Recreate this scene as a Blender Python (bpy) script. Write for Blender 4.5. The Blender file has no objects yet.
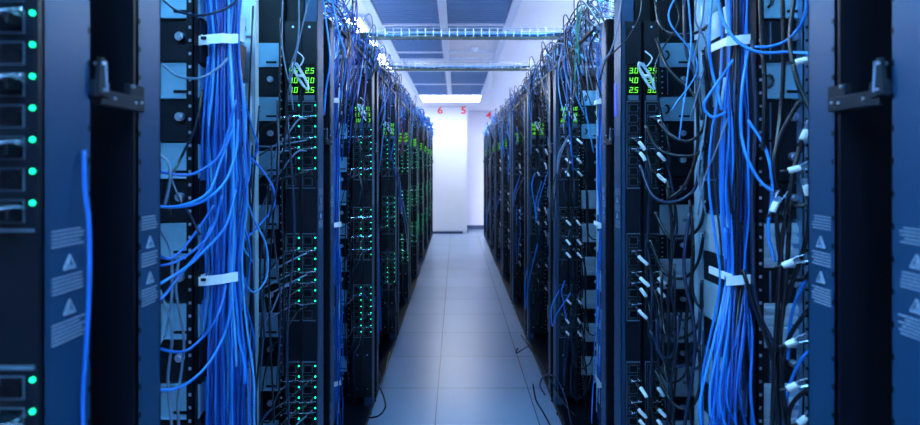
import bpy, bmesh, math, random
from mathutils import Vector, Matrix
random.seed(7)
RND = random.Random(11)
S = bpy.context.scene
COL = S.collection
CAMH = 1.48; F = 534.0; VX, VY = 456.0, 167.0

def P(px, py, y):
    return Vector(((px-VX)/F*y, y, CAMH-(py-VY)/F*y))

# ---------------------------------------------------------------- materials
MATS = {}
def mat(name, col, rough=.5, metal=0., noise=.12, scale=30., emit=None, estr=0., bump=0., coat=0., spec=.5):
    m = bpy.data.materials.new(name); m.use_nodes = True
    nt = m.node_tree; b = nt.nodes['Principled BSDF']
    b.inputs['Metallic'].default_value = metal
    b.inputs['Specular IOR Level'].default_value = spec
    b.inputs['Coat Weight'].default_value = coat
    tc = nt.nodes.new('ShaderNodeTexCoord')
    n = nt.nodes.new('ShaderNodeTexNoise'); n.inputs['Scale'].default_value = scale; n.inputs['Detail'].default_value = 3
    nt.links.new(tc.outputs['Object'], n.inputs['Vector'])
    mx = nt.nodes.new('ShaderNodeMix'); mx.data_type = 'RGBA'
    mx.inputs[6].default_value = (*[max(0, c*(1-noise)) for c in col], 1)
    mx.inputs[7].default_value = (*[min(1, c*(1+noise)) for c in col], 1)
    nt.links.new(n.outputs['Fac'], mx.inputs[0])
    nt.links.new(mx.outputs[2], b.inputs['Base Color'])
    mr = nt.nodes.new('ShaderNodeMapRange')
    mr.inputs['To Min'].default_value = max(.02, rough-.1); mr.inputs['To Max'].default_value = min(1, rough+.1)
    nt.links.new(n.outputs['Fac'], mr.inputs['Value']); nt.links.new(mr.outputs['Result'], b.inputs['Roughness'])
    if bump:
        bp = nt.nodes.new('ShaderNodeBump'); bp.inputs['Strength'].default_value = bump
        nt.links.new(n.outputs['Fac'], bp.inputs['Height']); nt.links.new(bp.outputs['Normal'], b.inputs['Normal'])
    if emit:
        b.inputs['Emission Color'].default_value = (*emit, 1); b.inputs['Emission Strength'].default_value = estr
    MATS[name] = m
    return m

mat('rack_paint', (.008, .050, .125), .42, .25, .10, 60)
mat('rack_dark', (.0015, .003, .008), .45, 0, .2, 40, spec=.2)
mat('bracket', (.003, .007, .016), .55, 0, spec=.25)
mat('pale_steel', (.50, .66, .80), .4, .5, .14, 25)
mat('blue_steel', (.28, .56, .78), .34, .6, .18, 18)
mat('server_black', (.0025, .005, .012), .4, .0, .3, 50, spec=.3)
mat('rail', (.16, .28, .46), .4, .6)
mat('screw', (.55, .68, .85), .3, .9)
mat('pdu_black', (.0025, .005, .011), .4, spec=.3)
mat('outlet', (.0015, .002, .005), .5, spec=.2)
mat('bezel', (.09, .14, .20), .45, .2)
mat('clip_metal', (.60, .72, .90), .25, .8)
mat('blue_a', (.004, .135, .56), .38, coat=.3)
mat('blue_b', (.012, .23, .78), .36, coat=.3)
mat('blue_c', (.002, .045, .28), .4, coat=.2)
mat('blue_pale', (.07, .34, .74), .4)
mat('black_cable', (.003, .005, .011), .3, coat=.25, spec=.4)
mat('navy_cable', (.005, .016, .055), .35, coat=.4)
mat('grey_cable', (.12, .19, .30), .4)
mat('white_cable', (.62, .72, .86), .45)
mat('green_cable', (.04, .38, .22), .45)
mat('red_cable', (.55, .03, .06), .45)
mat('strap', (.86, .86, .92), .5, 0, .05)
mat('sleeve', (.95, .92, .96), .5, 0, .05)
mat('label_ink', (.24, .30, .42), .6, 0, .25, 200)
mat('sticker', (.015, .05, .85), .4)
mat('white_metal', (.70, .78, .90), .4, .1)
mat('tray_wire', (.50, .58, .68), .45, .3)
mat('tray_lip', (.05, .055, .05), .5, .2)
mat('led', (.0, .4, .25), .4, emit=(.008, 1, .36), estr=2.8)
mat('led_digit', (.05, .4, .02), .4, emit=(.20, 1, .05), estr=1.15)
mat('display', (.002, .006, .004), .2)
mat('wall_white', (.80, .83, .90), .6, 0, .03, 6)
mat('wall_lilac', (.76, .76, .88), .6, 0, .03, 6)
mat('base_dark', (.05, .08, .17), .5)
mat('ceiling_white', (.90, .90, .95), .7, 0, .04, 4)
mat('panel_blue', (.12, .24, .44), .5, .3, .08, 6)
mat('red_number', (.85, .03, .05), .5)
mat('diffuser', (.9, .9, .9), .5, emit=(.72, .84, 1.0), estr=22)
mat('diffuser_end', (.9, .9, .9), .5, emit=(.80, .88, 1.0), estr=22)
mat('fill_side', (.9, .9, .9), .5, emit=(.90, .92, 1.0), estr=50)
mat('fill_cool', (.9, .9, .9), .5, emit=(.19, .60, 1.0), estr=40)
mat('fill_dim', (.9, .9, .9), .5, emit=(.19, .60, 1.0), estr=15)

# floor: raised tiles of 0.6 m
def floor_mat():
    m = bpy.data.materials.new('raised_floor'); m.use_nodes = True; MATS['floor'] = m
    nt = m.node_tree; N = nt.nodes; L = nt.links; b = N['Principled BSDF']
    tc = N.new('ShaderNodeTexCoord'); sp = N.new('ShaderNodeSeparateXYZ'); L.new(tc.outputs['Object'], sp.inputs[0])
    def M(op, a, v=None):
        q = N.new('ShaderNodeMath'); q.operation = op
        if hasattr(a, 'links'): L.new(a, q.inputs[0])
        else: q.inputs[0].default_value = a
        if v is not None:
            if hasattr(v, 'links'): L.new(v, q.inputs[1])
            else: q.inputs[1].default_value = v
        return q.outputs[0]
    def edge(o, off):
        f = M('FRACT', M('DIVIDE', M('ADD', o, off), .6))
        d = M('MINIMUM', f, M('SUBTRACT', 1.0, f))
        return M('LESS_THAN', d, .0055)
    j = M('MAXIMUM', edge(sp.outputs[0], 60.12), edge(sp.outputs[1], 60-3.575+.6*0))
    n = N.new('ShaderNodeTexNoise'); n.inputs['Scale'].default_value = 3; n.inputs['Detail'].default_value = 6; L.new(tc.outputs['Object'], n.inputs[0])
    n2 = N.new('ShaderNodeTexNoise'); n2.inputs['Scale'].default_value = 260; L.new(tc.outputs['Object'], n2.inputs[0])
    # a slight tone of its own for each tile
    w = N.new('ShaderNodeTexWhiteNoise'); cx = N.new('ShaderNodeCombineXYZ')
    L.new(M('FLOOR', M('DIVIDE', M('ADD', sp.outputs[0], 60.12), .6)), cx.inputs[0]); L.new(M('FLOOR', M('DIVIDE', M('ADD', sp.outputs[1], 60-3.575), .6)), cx.inputs[1])
    L.new(cx.outputs[0], w.inputs[0])
    t = M('ADD', M('ADD', M('MULTIPLY', n.outputs['Fac'], .5), M('MULTIPLY', n2.outputs['Fac'], .3)), M('MULTIPLY', w.outputs['Value'], .25))
    r = N.new('ShaderNodeValToRGB'); r.color_ramp.elements[0].color = (.20, .29, .44, 1); r.color_ramp.elements[1].color = (.36, .47, .65, 1)
    L.new(t, r.inputs[0])
    mx = N.new('ShaderNodeMix'); mx.data_type = 'RGBA'; L.new(j, mx.inputs[0]); L.new(r.outputs[0], mx.inputs[6]); mx.inputs[7].default_value = (.02, .03, .07, 1)
    L.new(mx.outputs[2], b.inputs['Base Color'])
    mr = N.new('ShaderNodeMapRange'); mr.inputs['To Min'].default_value = .26; mr.inputs['To Max'].default_value = .36
    L.new(n2.outputs['Fac'], mr.inputs['Value']); L.new(mr.outputs[0], b.inputs['Roughness'])
    bp = N.new('ShaderNodeBump'); bp.inputs['Strength'].default_value = .4; bp.inputs['Distance'].default_value = .002
    L.new(M('SUBTRACT', 1.0, j), bp.inputs['Height']); L.new(bp.outputs[0], b.inputs['Normal'])
floor_mat()

# ---------------------------------------------------------------- mesh helpers
class MB:
    def __init__(s): s.v = []; s.f = []; s.marks = [(0, 0)]
    def slot(s, i): s.marks.append((len(s.f), i)); return s
    def box(s, x0, x1, y0, y1, z0, z1):
        if x0 > x1: x0, x1 = x1, x0
        i = len(s.v)
        s.v += [(x0,y0,z0),(x1,y0,z0),(x1,y1,z0),(x0,y1,z0),(x0,y0,z1),(x1,y0,z1),(x1,y1,z1),(x0,y1,z1)]
        s.f += [(i,i+3,i+2,i+1),(i+4,i+5,i+6,i+7),(i,i+1,i+5,i+4),(i+1,i+2,i+6,i+5),(i+2,i+3,i+7,i+6),(i+3,i,i+4,i+7)]
        return s
    def prism(s, pts, y0, y1):            # polygon in x,z extruded along y
        n = len(pts); i = len(s.v)
        s.v += [(p[0], y0, p[1]) for p in pts] + [(p[0], y1, p[1]) for p in pts]
        s.f.append(tuple(range(i, i+n))); s.f.append(tuple(range(i+2*n-1, i+n-1, -1)))
        for k in range(n): s.f.append((i+k, i+n+k, i+n+(k+1) % n, i+(k+1) % n))
        return s
    def prismx(s, pts, x0, x1):           # polygon in y,z extruded along x
        n = len(pts); i = len(s.v)
        s.v += [(x0, p[0], p[1]) for p in pts] + [(x1, p[0], p[1]) for p in pts]
        s.f.append(tuple(range(i, i+n))); s.f.append(tuple(range(i+2*n-1, i+n-1, -1)))
        for k in range(n): s.f.append((i+k, i+n+k, i+n+(k+1) % n, i+(k+1) % n))
        return s
    def disc(s, x, z, r, y0, y1, n=10):
        return s.prism([(x+r*math.cos(2*PI*k/n), z+r*math.sin(2*PI*k/n)) for k in range(n)], y0, y1)
    def rod(s, a, b, r, n=5): return s.tube([a, b], r, n)
    def tube(s, pts, r, n=6):
        pts = [Vector(p) for p in pts]; i0 = len(s.v); m = len(pts)
        t = (pts[1]-pts[0]).normalized()
        up = Vector((0,0,1)) if abs(t.z) < .9 else Vector((1,0,0))
        nrm = t.cross(up).normalized()
        rr = r if isinstance(r, (list, tuple)) else [r]*m
        for k in range(m):
            t = (pts[min(k+1, m-1)]-pts[max(k-1, 0)])
            t = t.normalized() if t.length > 1e-9 else Vector((0,0,1))
            nrm = nrm - t*nrm.dot(t)
            nrm = nrm.normalized() if nrm.length > 1e-6 else t.orthogonal().normalized()
            bn = t.cross(nrm)
            for q in range(n):
                a = 2*PI*q/n
                s.v.append(tuple(pts[k]+(nrm*math.cos(a)+bn*math.sin(a))*rr[k]))
        for k in range(m-1):
            for q in range(n):
                a = i0+k*n+q; b = i0+k*n+(q+1) % n
                s.f.append((a, b, b+n, a+n))
        s.f.append(tuple(range(i0+n-1, i0-1, -1))); s.f.append(tuple(range(i0+(m-1)*n, i0+m*n)))
        return s
    def mesh(s, name, m, smooth=False):
        me = bpy.data.meshes.new(name); me.from_pydata(s.v, [], s.f); me.update()
        for q in (m if isinstance(m, (list, tuple)) else [m]): me.materials.append(MATS[q])
        if len(s.marks) > 1:
            mk = s.marks+[(len(s.f), 0)]; idx = []
            for (a, i), (b, _) in zip(mk, mk[1:]): idx += [i]*(b-a)
            me.polygons.foreach_set('material_index', idx)
        if smooth: me.polygons.foreach_set('use_smooth', [True]*len(me.polygons))
        return me
    def build(s, name, m, parent=None, smooth=False, bevel=0):
        o = bpy.data.objects.new(name, s.mesh(name, m, smooth)); COL.objects.link(o)
        if parent: o.parent = parent
        if bevel:
            b = o.modifiers.new('bevel', 'BEVEL'); b.width = bevel; b.segments = 2; b.limit_method = 'ANGLE'
        return o
PI = math.pi

def tag(o, label=None, cat=None, group=None, kind=None):
    if label: o['label'] = label
    if cat: o['category'] = cat
    if group: o['group'] = group
    if kind: o['kind'] = kind
    return o
def empty(name, loc, label, cat, group=None):
    o = bpy.data.objects.new(name, None); o.empty_display_size = .05; COL.objects.link(o); o.location = loc
    return tag(o, label, cat, group)
def copy_tree(o, parent=None):
    c = o.copy(); COL.objects.link(c)
    if parent: c.parent = parent
    for ch in list(o.children): copy_tree(ch, c)
    return c
def spline(pts, seg=8):
    pts = [Vector(p) for p in pts]; q = [pts[0]*2-pts[1]]+pts+[pts[-1]*2-pts[-2]]; out = []
    for i in range(1, len(q)-2):
        a, b, c, d = q[i-1:i+3]
        for k in range(seg):
            t = k/seg
            out.append(.5*((2*b)+(c-a)*t+(2*a-5*b+4*c-d)*t*t+(3*b-a-3*c+d)*t**3))
    out.append(pts[-1]); return out

ORD = ['first','second','third','fourth','fifth','sixth','seventh','eighth','ninth','tenth']
def rackname(s, k):
    side = 'left' if s < 0 else 'right'
    return 'the %s %s rack' % ({0:'nearest'}.get(k, ORD[k]), side)

# ---------------------------------------------------------------- room
def struct(name, mb, m, **kw): return tag(mb.build(name, m, **kw), kind='structure')
CEIL = 2.83; RX = 3.4; YB = -3.0; YE = 12.75
struct('floor', MB().box(-RX, RX, YB, YE, -.05, 0), 'floor')
struct('ceiling', MB().box(-RX, RX, YB, YE, CEIL, CEIL+.05), 'ceiling_white')
struct('wall_left', MB().box(-RX-.1, -RX, YB, YE, 0, CEIL), 'wall_lilac')
struct('wall_right', MB().box(RX, RX+.1, YB, YE, 0, CEIL), 'wall_lilac')
struct('wall_back', MB().box(-RX, RX, YE, YE+.1, 0, CEIL), 'wall_lilac')
struct('wall_front', MB().box(-RX, RX, YB-.1, YB, 0, CEIL), 'wall_lilac')
struct('baseboard_back', MB().box(.25, RX, YE-.02, YE, 0, .09), 'base_dark')
# panelled block of wall that stands forward on the left
WX = (467-VX)/F*11.85
m = MB(); m.box(-RX, WX, 11.87, YE, 0, CEIL)
struct('wall_panelled', m, 'wall_white')
m = MB()
xs = [-3.0, -1.6, -.55, WX]
zs = [.05, 1.68, 2.17, CEIL-.002]
for i in range(3):
    for j in range(3): m.box(xs[i]+.009, xs[i+1]-(.009 if i < 2 else 0), 11.85, 11.87, zs[j]+.009, zs[j+1]-.009)
struct('trim_1', m, 'wall_white')
struct('baseboard_left', MB().box(-RX, WX-.09, 11.83, 11.87, 0, .05), 'base_dark')
# red aisle numbers
def number(ch, px, py, y, label, hpx=7.2):
    cu = bpy.data.curves.new('n', 'FONT'); cu.body = ch; cu.size = 1; cu.extrude = .02; cu.align_x = 'CENTER'; cu.offset = .02
    t = bpy.data.objects.new('n', cu); COL.objects.link(t); bpy.context.view_layer.update()
    dg = bpy.context.evaluated_depsgraph_get(); me = bpy.data.meshes.new_from_object(t.evaluated_get(dg)); bpy.data.objects.remove(t)
    me.materials.clear(); me.materials.append(MATS['red_number'])
    hh = max(v.co.y for v in me.vertices)-min(v.co.y for v in me.vertices); s = hpx/F*y/hh
    p = P(px, py+hpx/2, y)
    me.transform(Matrix.Translation(p) @ Matrix.Rotation(PI/2, 4, 'X') @ Matrix.Diagonal((s*1.15, s, s*.5, 1)))
    o = bpy.data.objects.new('number_sign', me); COL.objects.link(o); tag(o, label, 'sign')
number('6', 440.2, 110, 11.84, 'red number 6 high on the white panelled end wall')
number('5', 463.6, 110, 11.84, 'red number 5 high on the corner of the white panelled end wall')
number('4', 489.0, 115, 12.74, 'red number 4 high on the lilac wall at the far right')

# ceiling grid + panels
m = MB()
for x in (-.72, -.115, .49): m.box(x-.036, x+.036, 2.0, 9.86, CEIL-.028, CEIL)
for y in (2.6, 3.8, 5.0, 6.2, 6.6, 7.4, 8.6, 9.83):
    m.box(-.684, .454, y-.02, y+.02, CEIL-.026, CEIL)
struct('trim_2', m, 'white_metal')
def cpanel(x0, x1, y0, y1, label):
    m = MB(); m.box(x0, x1, y0, y1, CEIL-.012, CEIL-.002)
    n = int((y1-y0)/.06)
    for i in range(n):
        yy = y0+(i+.5)*(y1-y0)/n; m.box(x0+.02, x1-.02, yy-.006, yy+.006, CEIL-.016, CEIL-.012)
    tag(m.build('ceiling_panel', 'panel_blue'), label, 'ceiling panel', 'blue grey ceiling panels')
for c, (x0, x1) in (('left', (-.683, -.152)), ('right', (-.078, .453))):
    rows = [(2.63, 3.77, 'nearest and highest in view'), (3.83, 4.97, 'just before the nearer wire tray'), (5.03, 6.17, 'seen past the nearer wire tray'),
            (7.43, 8.57, 'beyond the farther wire tray'), (8.63, 9.8, 'farthest, beside the white end of the ceiling')]
    if c == 'right': rows[2] = (5.03, 5.6, 'half length one seen by the nearer wire tray')
    if c == 'left': rows.insert(3, (6.23, 6.57, 'short one between the two wire trays'))
    for y0, y1, w in rows[1:] if True else rows:
        cpanel(x0, x1, y0, y1, 'blue grey ceiling panel in the %s column, %s' % (c, w))
# smoke detector
d = empty('smoke_detector', P(473, 48, 0) if False else Vector(((473-VX)/119*1.35, 1.35*F/119, CEIL)), 'small round white smoke detector on the ceiling between the two wire trays', 'smoke detector')
def cone(m, r0, z0, r1, z1, n=20):
    i = len(m.v); m.v += [(r0*math.cos(2*PI*k/n), r0*math.sin(2*PI*k/n), z0) for k in range(n)]+[(r1*math.cos(2*PI*k/n), r1*math.sin(2*PI*k/n), z1) for k in range(n)]
    for k in range(n): m.f.append((i+k, i+(k+1) % n, i+n+(k+1) % n, i+n+k))
    m.f.append(tuple(range(i, i+n))); m.f.append(tuple(range(i+2*n-1, i+n-1, -1)))
m = MB(); cone(m, .06, 0, .06, -.02); m.build('base', 'white_metal', d)
m = MB(); cone(m, .045, -.02, .03, -.045); m.build('sensor_head', 'white_metal', d)
# ceiling lights, with unseen fill lights added
def clight(x, y, label, lx=.56, ly=1.16, e=None):
    t = empty('ceiling_light', (x, y, CEIL), label, 'ceiling light', 'recessed ceiling lights')
    m = MB()
    for a in (-1, 1):
        m.box(a*lx/2-.015, a*lx/2+.015, -ly/2, ly/2, -.03, 0); m.box(-lx/2, lx/2, a*ly/2-.015, a*ly/2+.015, -.03, 0)
    m.build('frame', 'white_metal', t)
    m = MB(); m.box(-lx/2+.015, lx/2-.015, -ly/2+.015, ly/2-.015, -.022, -.004); m.build('diffuser', e or 'diffuser', t)
for (x, y, l, e) in [(-1.12, 5.3, 'lit ceiling light over the left row, the nearer one', 0), (-1.12, 6.8, 'lit ceiling light over the left row by the wire trays', 0),
                  (-.9, .25, 'added cool fill light, unseen over the nearest left rack', 1), (.9, .25, 'added cool fill light, unseen over the nearest right rack', 2),  # unseen pair added to throw light on the near gear
                  (0, -.9, 'added cool fill light over the aisle behind the camera', 1),  # unseen, added to light the rack fronts
                  (-1.12, 2.5, 'added fill light, unseen over the third left rack', 1), (1.12, 2.5, 'added fill light, unseen over the third right rack', 1)]:  # unseen, added to brighten the racks near the camera
    clight(x, y, l, e=[None, 'fill_cool', 'fill_dim'][e])
for sx in (-1, 1):
    for i, y in enumerate((1.5, 4.0, 6.5, 9.0)):
        clight(sx*2.35, y, 'added fill light beyond the racks on the %s, %s from the camera' % ('left' if sx < 0 else 'right', ORD[i]), 1.1, 1.16, 'fill_side')  # added behind the rows so that bounced light brightens the ceiling
clight(-.1, 10.35, 'lit ceiling light at the far end of the aisle', 1.16, .96, 'diffuser_end')

# ---------------------------------------------------------------- racks
YK = [.725, 1.995, 3.24, 4.45, 5.65, 6.85, 8.05, 9.2, 10.35, 11.4]
X0 = {-1: .495, 1: .59}
def X(s, u): return s*(X0[s]+u)

def label_mb(s, y0, y1):
    """printed warning notice: paragraphs of tiny print and two warning triangles"""
    m = MB(); x = X(s, -.0012); x2 = X(s, .001); r = random.Random(3)
    w = y1-y0
    def para(zt, n):
        for i in range(n):
            z = zt-i*.0048; a = y0+w*.16; e = y0+w*.84*(.86+.14*r.random())
            while a < e:
                l = min(e-a, .004+.008*r.random()); m.box(min(x, x2), max(x, x2), a, a+l, z-.0017, z); a += l+.0016
    para(1.401, 5); para(1.3425, 5); para(1.285, 6)
    for zt in (1.368, 1.311):
        c = (y0+y1)/2; h = .0175
        for (a, b) in (((c-.010, zt-h), (c, zt)), ((c+.010, zt-h), (c, zt)), ((c-.010, zt-h), (c+.010, zt-h))):
            m.rod((x, a[0], a[1]), (x, b[0], b[1]), .0012, 4)
        m.box(min(x, x2), max(x, x2), c-.0012, c+.0012, zt-.013, zt-.006)
        for j in range(3): m.box(min(x, x2), max(x, x2), c-.005+j*.004, c-.003+j*.004, zt-.0155, zt-.0135)
    return m
def post(s, y0, y1, zt, root, name, lip):
    m = MB()
    m.box(X(s, 0), X(s, .003), y0, y1, .06, zt)
    m.box(X(s, 0), X(s, .05), y0, y0+.003, .06, zt); m.box(X(s, 0), X(s, .05), y1-.003, y1, .06, zt)
    # folded inner lip
    m.box(X(s, .045), X(s, .05), y0, y0+.02, .06, zt) if lip else m.box(X(s, .045), X(s, .05), y1-.02, y1, .06, zt)
    m.slot(1)
    for i in range(44):
        z = .12+i*.044; yy = y1-.006 if lip else y0+.004
        m.box(X(s, -.0008), X(s, .001), yy, yy+.004, z, z+.008)
    return m.build(name, ['rack_paint', 'rack_dark'], root)
def screws(root, pts, y, r=.004, mname='screw'):
    m = MB()
    for (x, z) in pts: m.disc(x, z, r, y-.003, y, 8)
    return m.build('screw_row', mname, root)

def make_rack(s, k):
    Y1 = YK[k]; Y0 = (YK[k-1] if k else -.50)
    hp = 2.36 if k < 2 else 2.30 if k == 2 else 2.06
    ht = 2.36 if k < 2 else 2.06 + (.0 if k % 3 else .02)
    t = empty('server_rack', (0, 0, 0), 'navy metal rack cabinet without a door, %s counted from the camera' % rackname(s, k), 'server rack', 'racks along the %s of the aisle' % ('left' if s < 0 else 'right'))
    t.location = (X(s, 0), Y1, 0); bpy.context.view_layer.update()
    inv = Matrix.Translation((-X(s, 0), -Y1, 0))
    def fix(o): o.matrix_parent_inverse = inv; return o
    parts = []
    a = post(s, Y1-.085, Y1, ht, t, 'far_post', True); parts.append(a)
    b = post(s, Y0+.105, Y0+.17, ht, t, 'near_post', False); parts.append(b)
    if k < 6:
        for (o, y0, y1) in ((a, Y1-.085, Y1), (b, Y0+.105, Y0+.17)):
            parts.append(label_mb(s, y0, y1).build('warning_label', 'label_ink', o))
    if s > 0 and k == 1:
        parts.append(MB().box(X(s, -.001), X(s, .001), Y1-.035, Y1-.004, 1.667, 1.79).build('sticker', 'sticker', a))
        parts[-1]['label'] = 'bright blue sticker'
    # sheet sides and outer side
    parts.append(MB().box(X(s, .035), X(s, .13 if k == 0 else .43), Y1+.020, Y1+.026, .06, hp).build('far_side_panel', 'rack_dark', t))
    parts.append(MB().box(X(s, .0015), X(s, .14), Y0+.097, Y0+.103, .06, ht).build('near_side_panel', 'rack_dark', t))  # black sheet laid over the post flange to darken the gap
    parts.append(MB().box(X(s, .425), X(s, .44), Y0+.084, Y1+.02, .06, ht).build('outer_panel', 'rack_dark', t))
    parts.append(MB().box(X(s, .0), X(s, .44), Y0+.084, Y1+.02, .045, .075).build('plinth', 'rack_dark', t))
    m = MB()
    for (u, y) in ((.03, Y0+.13), (.4, Y0+.13), (.03, Y1-.05), (.4, Y1-.05)): parts.append(MB().tube([(X(s, u), y, 0), (X(s, u), y, .05)], .02, 8).build('foot', 'rack_dark', t))
    m = MB()
    for y in (Y0+.1, Y1-.04): m.box(X(s, 0), X(s, .44), y, y+.03, ht-.03, ht)
    m.box(X(s, .40), X(s, .42), Y0+.1, Y1, ht-.04, ht)
    parts.append(m.build('top_frame', 'rack_dark', t))
    # mounting rails with holes (middle and far)
    for yy, uu in ((Y1-.66, .27), (Y1-.66, .155), (Y1+.0, .30), (Y1, .145)):
        if k == 0: continue
        m = MB(); m.box(X(s, uu), X(s, uu+.018), yy-.012, yy-.009, .08, ht-.04); m.box(X(s, uu), X(s, uu+.003), yy-.012, yy+.03, .08, ht-.04)
        m.slot(1)
        for i in range(60):
            z = .1+i*.0325
            m.box(X(s, uu+.006), X(s, uu+.012), yy-.0135, yy-.012, z, z+.007)
        parts.append(m.build('mounting_rail', ['rail', 'rack_dark'] if uu == .27 else ['rack_dark', 'screw'], t))
    # latch bracket bridging to the next rack
    zc = 1.592
    br = MB(); br.box(X(s, -.006), X(s, .004), Y1+.012, Y1+.115, zc-.026, zc-.004)
    br.box(X(s, -.004), X(s, .006), Y1+.080, Y1+.118, zc-.020, zc+.014)
    br.box(X(s, -.008), X(s, .006), Y1-.004, Y1+.028, zc-.016, zc+.006)
    pb = br.build('latch_plate', 'bracket', t, bevel=.0015); parts.append(pb)
    lv = MB(); lv.prismx([(Y1-.002, zc-.012), (Y1+.016, zc-.016), (Y1+.012, zc+.038), (Y1+.004, zc+.038)], X(s, -.011), X(s, -.004))
    parts.append(lv.build('latch_lever', 'bracket', t, bevel=.001))
    lv = MB(); lv.prismx([(Y1+.013, zc-.008), (Y1+.0165, zc-.008), (Y1+.0135, zc+.034), (Y1+.010, zc+.034)], X(s, -.0125), X(s, -.0085))
    parts.append(lv.build('latch_edge', 'rail', pb))
    m = MB()
    for (y, z) in ((Y1+.006, zc+.030), (Y1+.008, zc-.006), (Y1+.085, zc+.010), (Y1+.105, zc-.012), (Y1+.09, zc-.014), (Y1+.04, zc-.014)):
        MB().tube([(X(s, -.0135 if y < Y1+.02 else -.0075), y, z), (X(s, .0), y, z)], .0022, 8).build('bolt', 'screw', pb)
    for o in parts:
        if o.parent == t: fix(o)
    return t
for s in (-1, 1):
    for k in range(10): make_rack(s, k)

# ---------------------------------------------------------------- power strips
SEG = {'0':'abcdef','1':'bc','2':'abged','3':'abgcd','4':'fgbc','5':'afgcd','6':'afgedc','7':'abc','8':'abcdefg','9':'abcdfg'}
def digits_mb(m, text, x, z, h):
    w = h*.55; t = h*.11; sk = .12
    def bar(x0, z0, x1, z1):
        d = .5*t
        X0_, X1_ = min(x0, x1)-d, max(x0, x1)+d; Z0_, Z1_ = min(z0, z1)-d, max(z0, z1)+d
        m.prism([(X0_+sk*(Z0_-z), Z0_), (X1_+sk*(Z0_-z), Z0_), (X1_+sk*(Z1_-z), Z1_), (X0_+sk*(Z1_-z), Z1_)], -.0012, 0)
    for ch in text:
        if ch == '.':
            m.prism([(x-.1*w, z-t*.4), (x+.12*w, z-t*.4), (x+.12*w, z+t*.5), (x-.1*w, z+t*.5)], -.0012, 0); x += .35*w; continue
        q = {'a': (0, h, w, h), 'g': (0, h/2, w, h/2), 'd': (0, 0, w, 0), 'f': (0, h/2, 0, h), 'b': (w, h/2, w, h), 'e': (0, 0, 0, h/2), 'c': (w, 0, w, h/2)}
        for sg in SEG[ch]:
            a = q[sg]; bar(x+a[0], z+a[1], x+a[2], z+a[3])
        x += w*1.55

# bank meshes, shared between copies
BW = .054
outlet_mb = MB(); 
pts = [(-.0125, -.010), (.0125, -.010), (.0125, .004), (.007, .010), (-.007, .010), (-.0125, .004)]
n = 6
i = 0
outlet_mb.prism([(a*1.0, b) for a, b in pts], -.004, 0)
outlet_mb.box(-.006, -.004, -.0052, -.004, -.004, .002); outlet_mb.box(.004, .006, -.0052, -.004, -.004, .002); outlet_mb.box(-.001, .001, -.0052, -.004, .001, .006)
outlet_mb.slot(1)
rim = outlet_mb
for (x0, x1, z0, z1) in ((-.0155, .0155, -.0136, -.0127), (-.0155, .0155, .0127, .0136), (-.0155, -.0146, -.0125, .0125), (.0146, .0155, -.0125, .0125)):
    rim.box(x0, x1, -.0016, 0, z0, z1)
OUT_ME = outlet_mb.mesh('outlet', ['outlet', 'bezel'])
LED_ME = MB().disc(0, 0, .0030, -.003, 0, 8).mesh('indicator_light', 'led')
LED_OFF = MB().disc(0, 0, .0022, -.002, 0, 6).mesh('indicator_light', 'bezel')
bk = MB(); bk.box(-BW/2+.004, BW/2-.004, -.003, 0, -.302, .004)
BANK_ME = bk.mesh('outlet_bank', 'pdu_black')
be = MB()
for z in (.004, -.305): be.box(-BW/2+.003, BW/2-.003, -.006, 0, z, z+.0035)
be.box(-BW/2+.003, -BW/2+.0045, -.006, 0, -.305, .004)
BEZ_ME = be.mesh('bank_bezel', 'bezel')
def child(name, me, parent, loc=(0, 0, 0)):
    o = bpy.data.objects.new(name, me); COL.objects.link(o); o.parent = parent; o.location = loc; return o
BANKZ = [1.712, 1.240, .783]
PDU_POS = {-1: [(.0870, 'outer'), (.0285, 'inner')], 1: [(.042, 'inner'), (.1075, 'outer')]}
VALS = {(-1, 'outer'): ['4.5', '1.0', '4.0'], (-1, 'inner'): ['2.5', '3.0', '3.5'], (1, 'inner'): ['3.0', '4.0', '2.5'], (1, 'outer'): ['2.5', '3.5', '3.0']}
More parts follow.
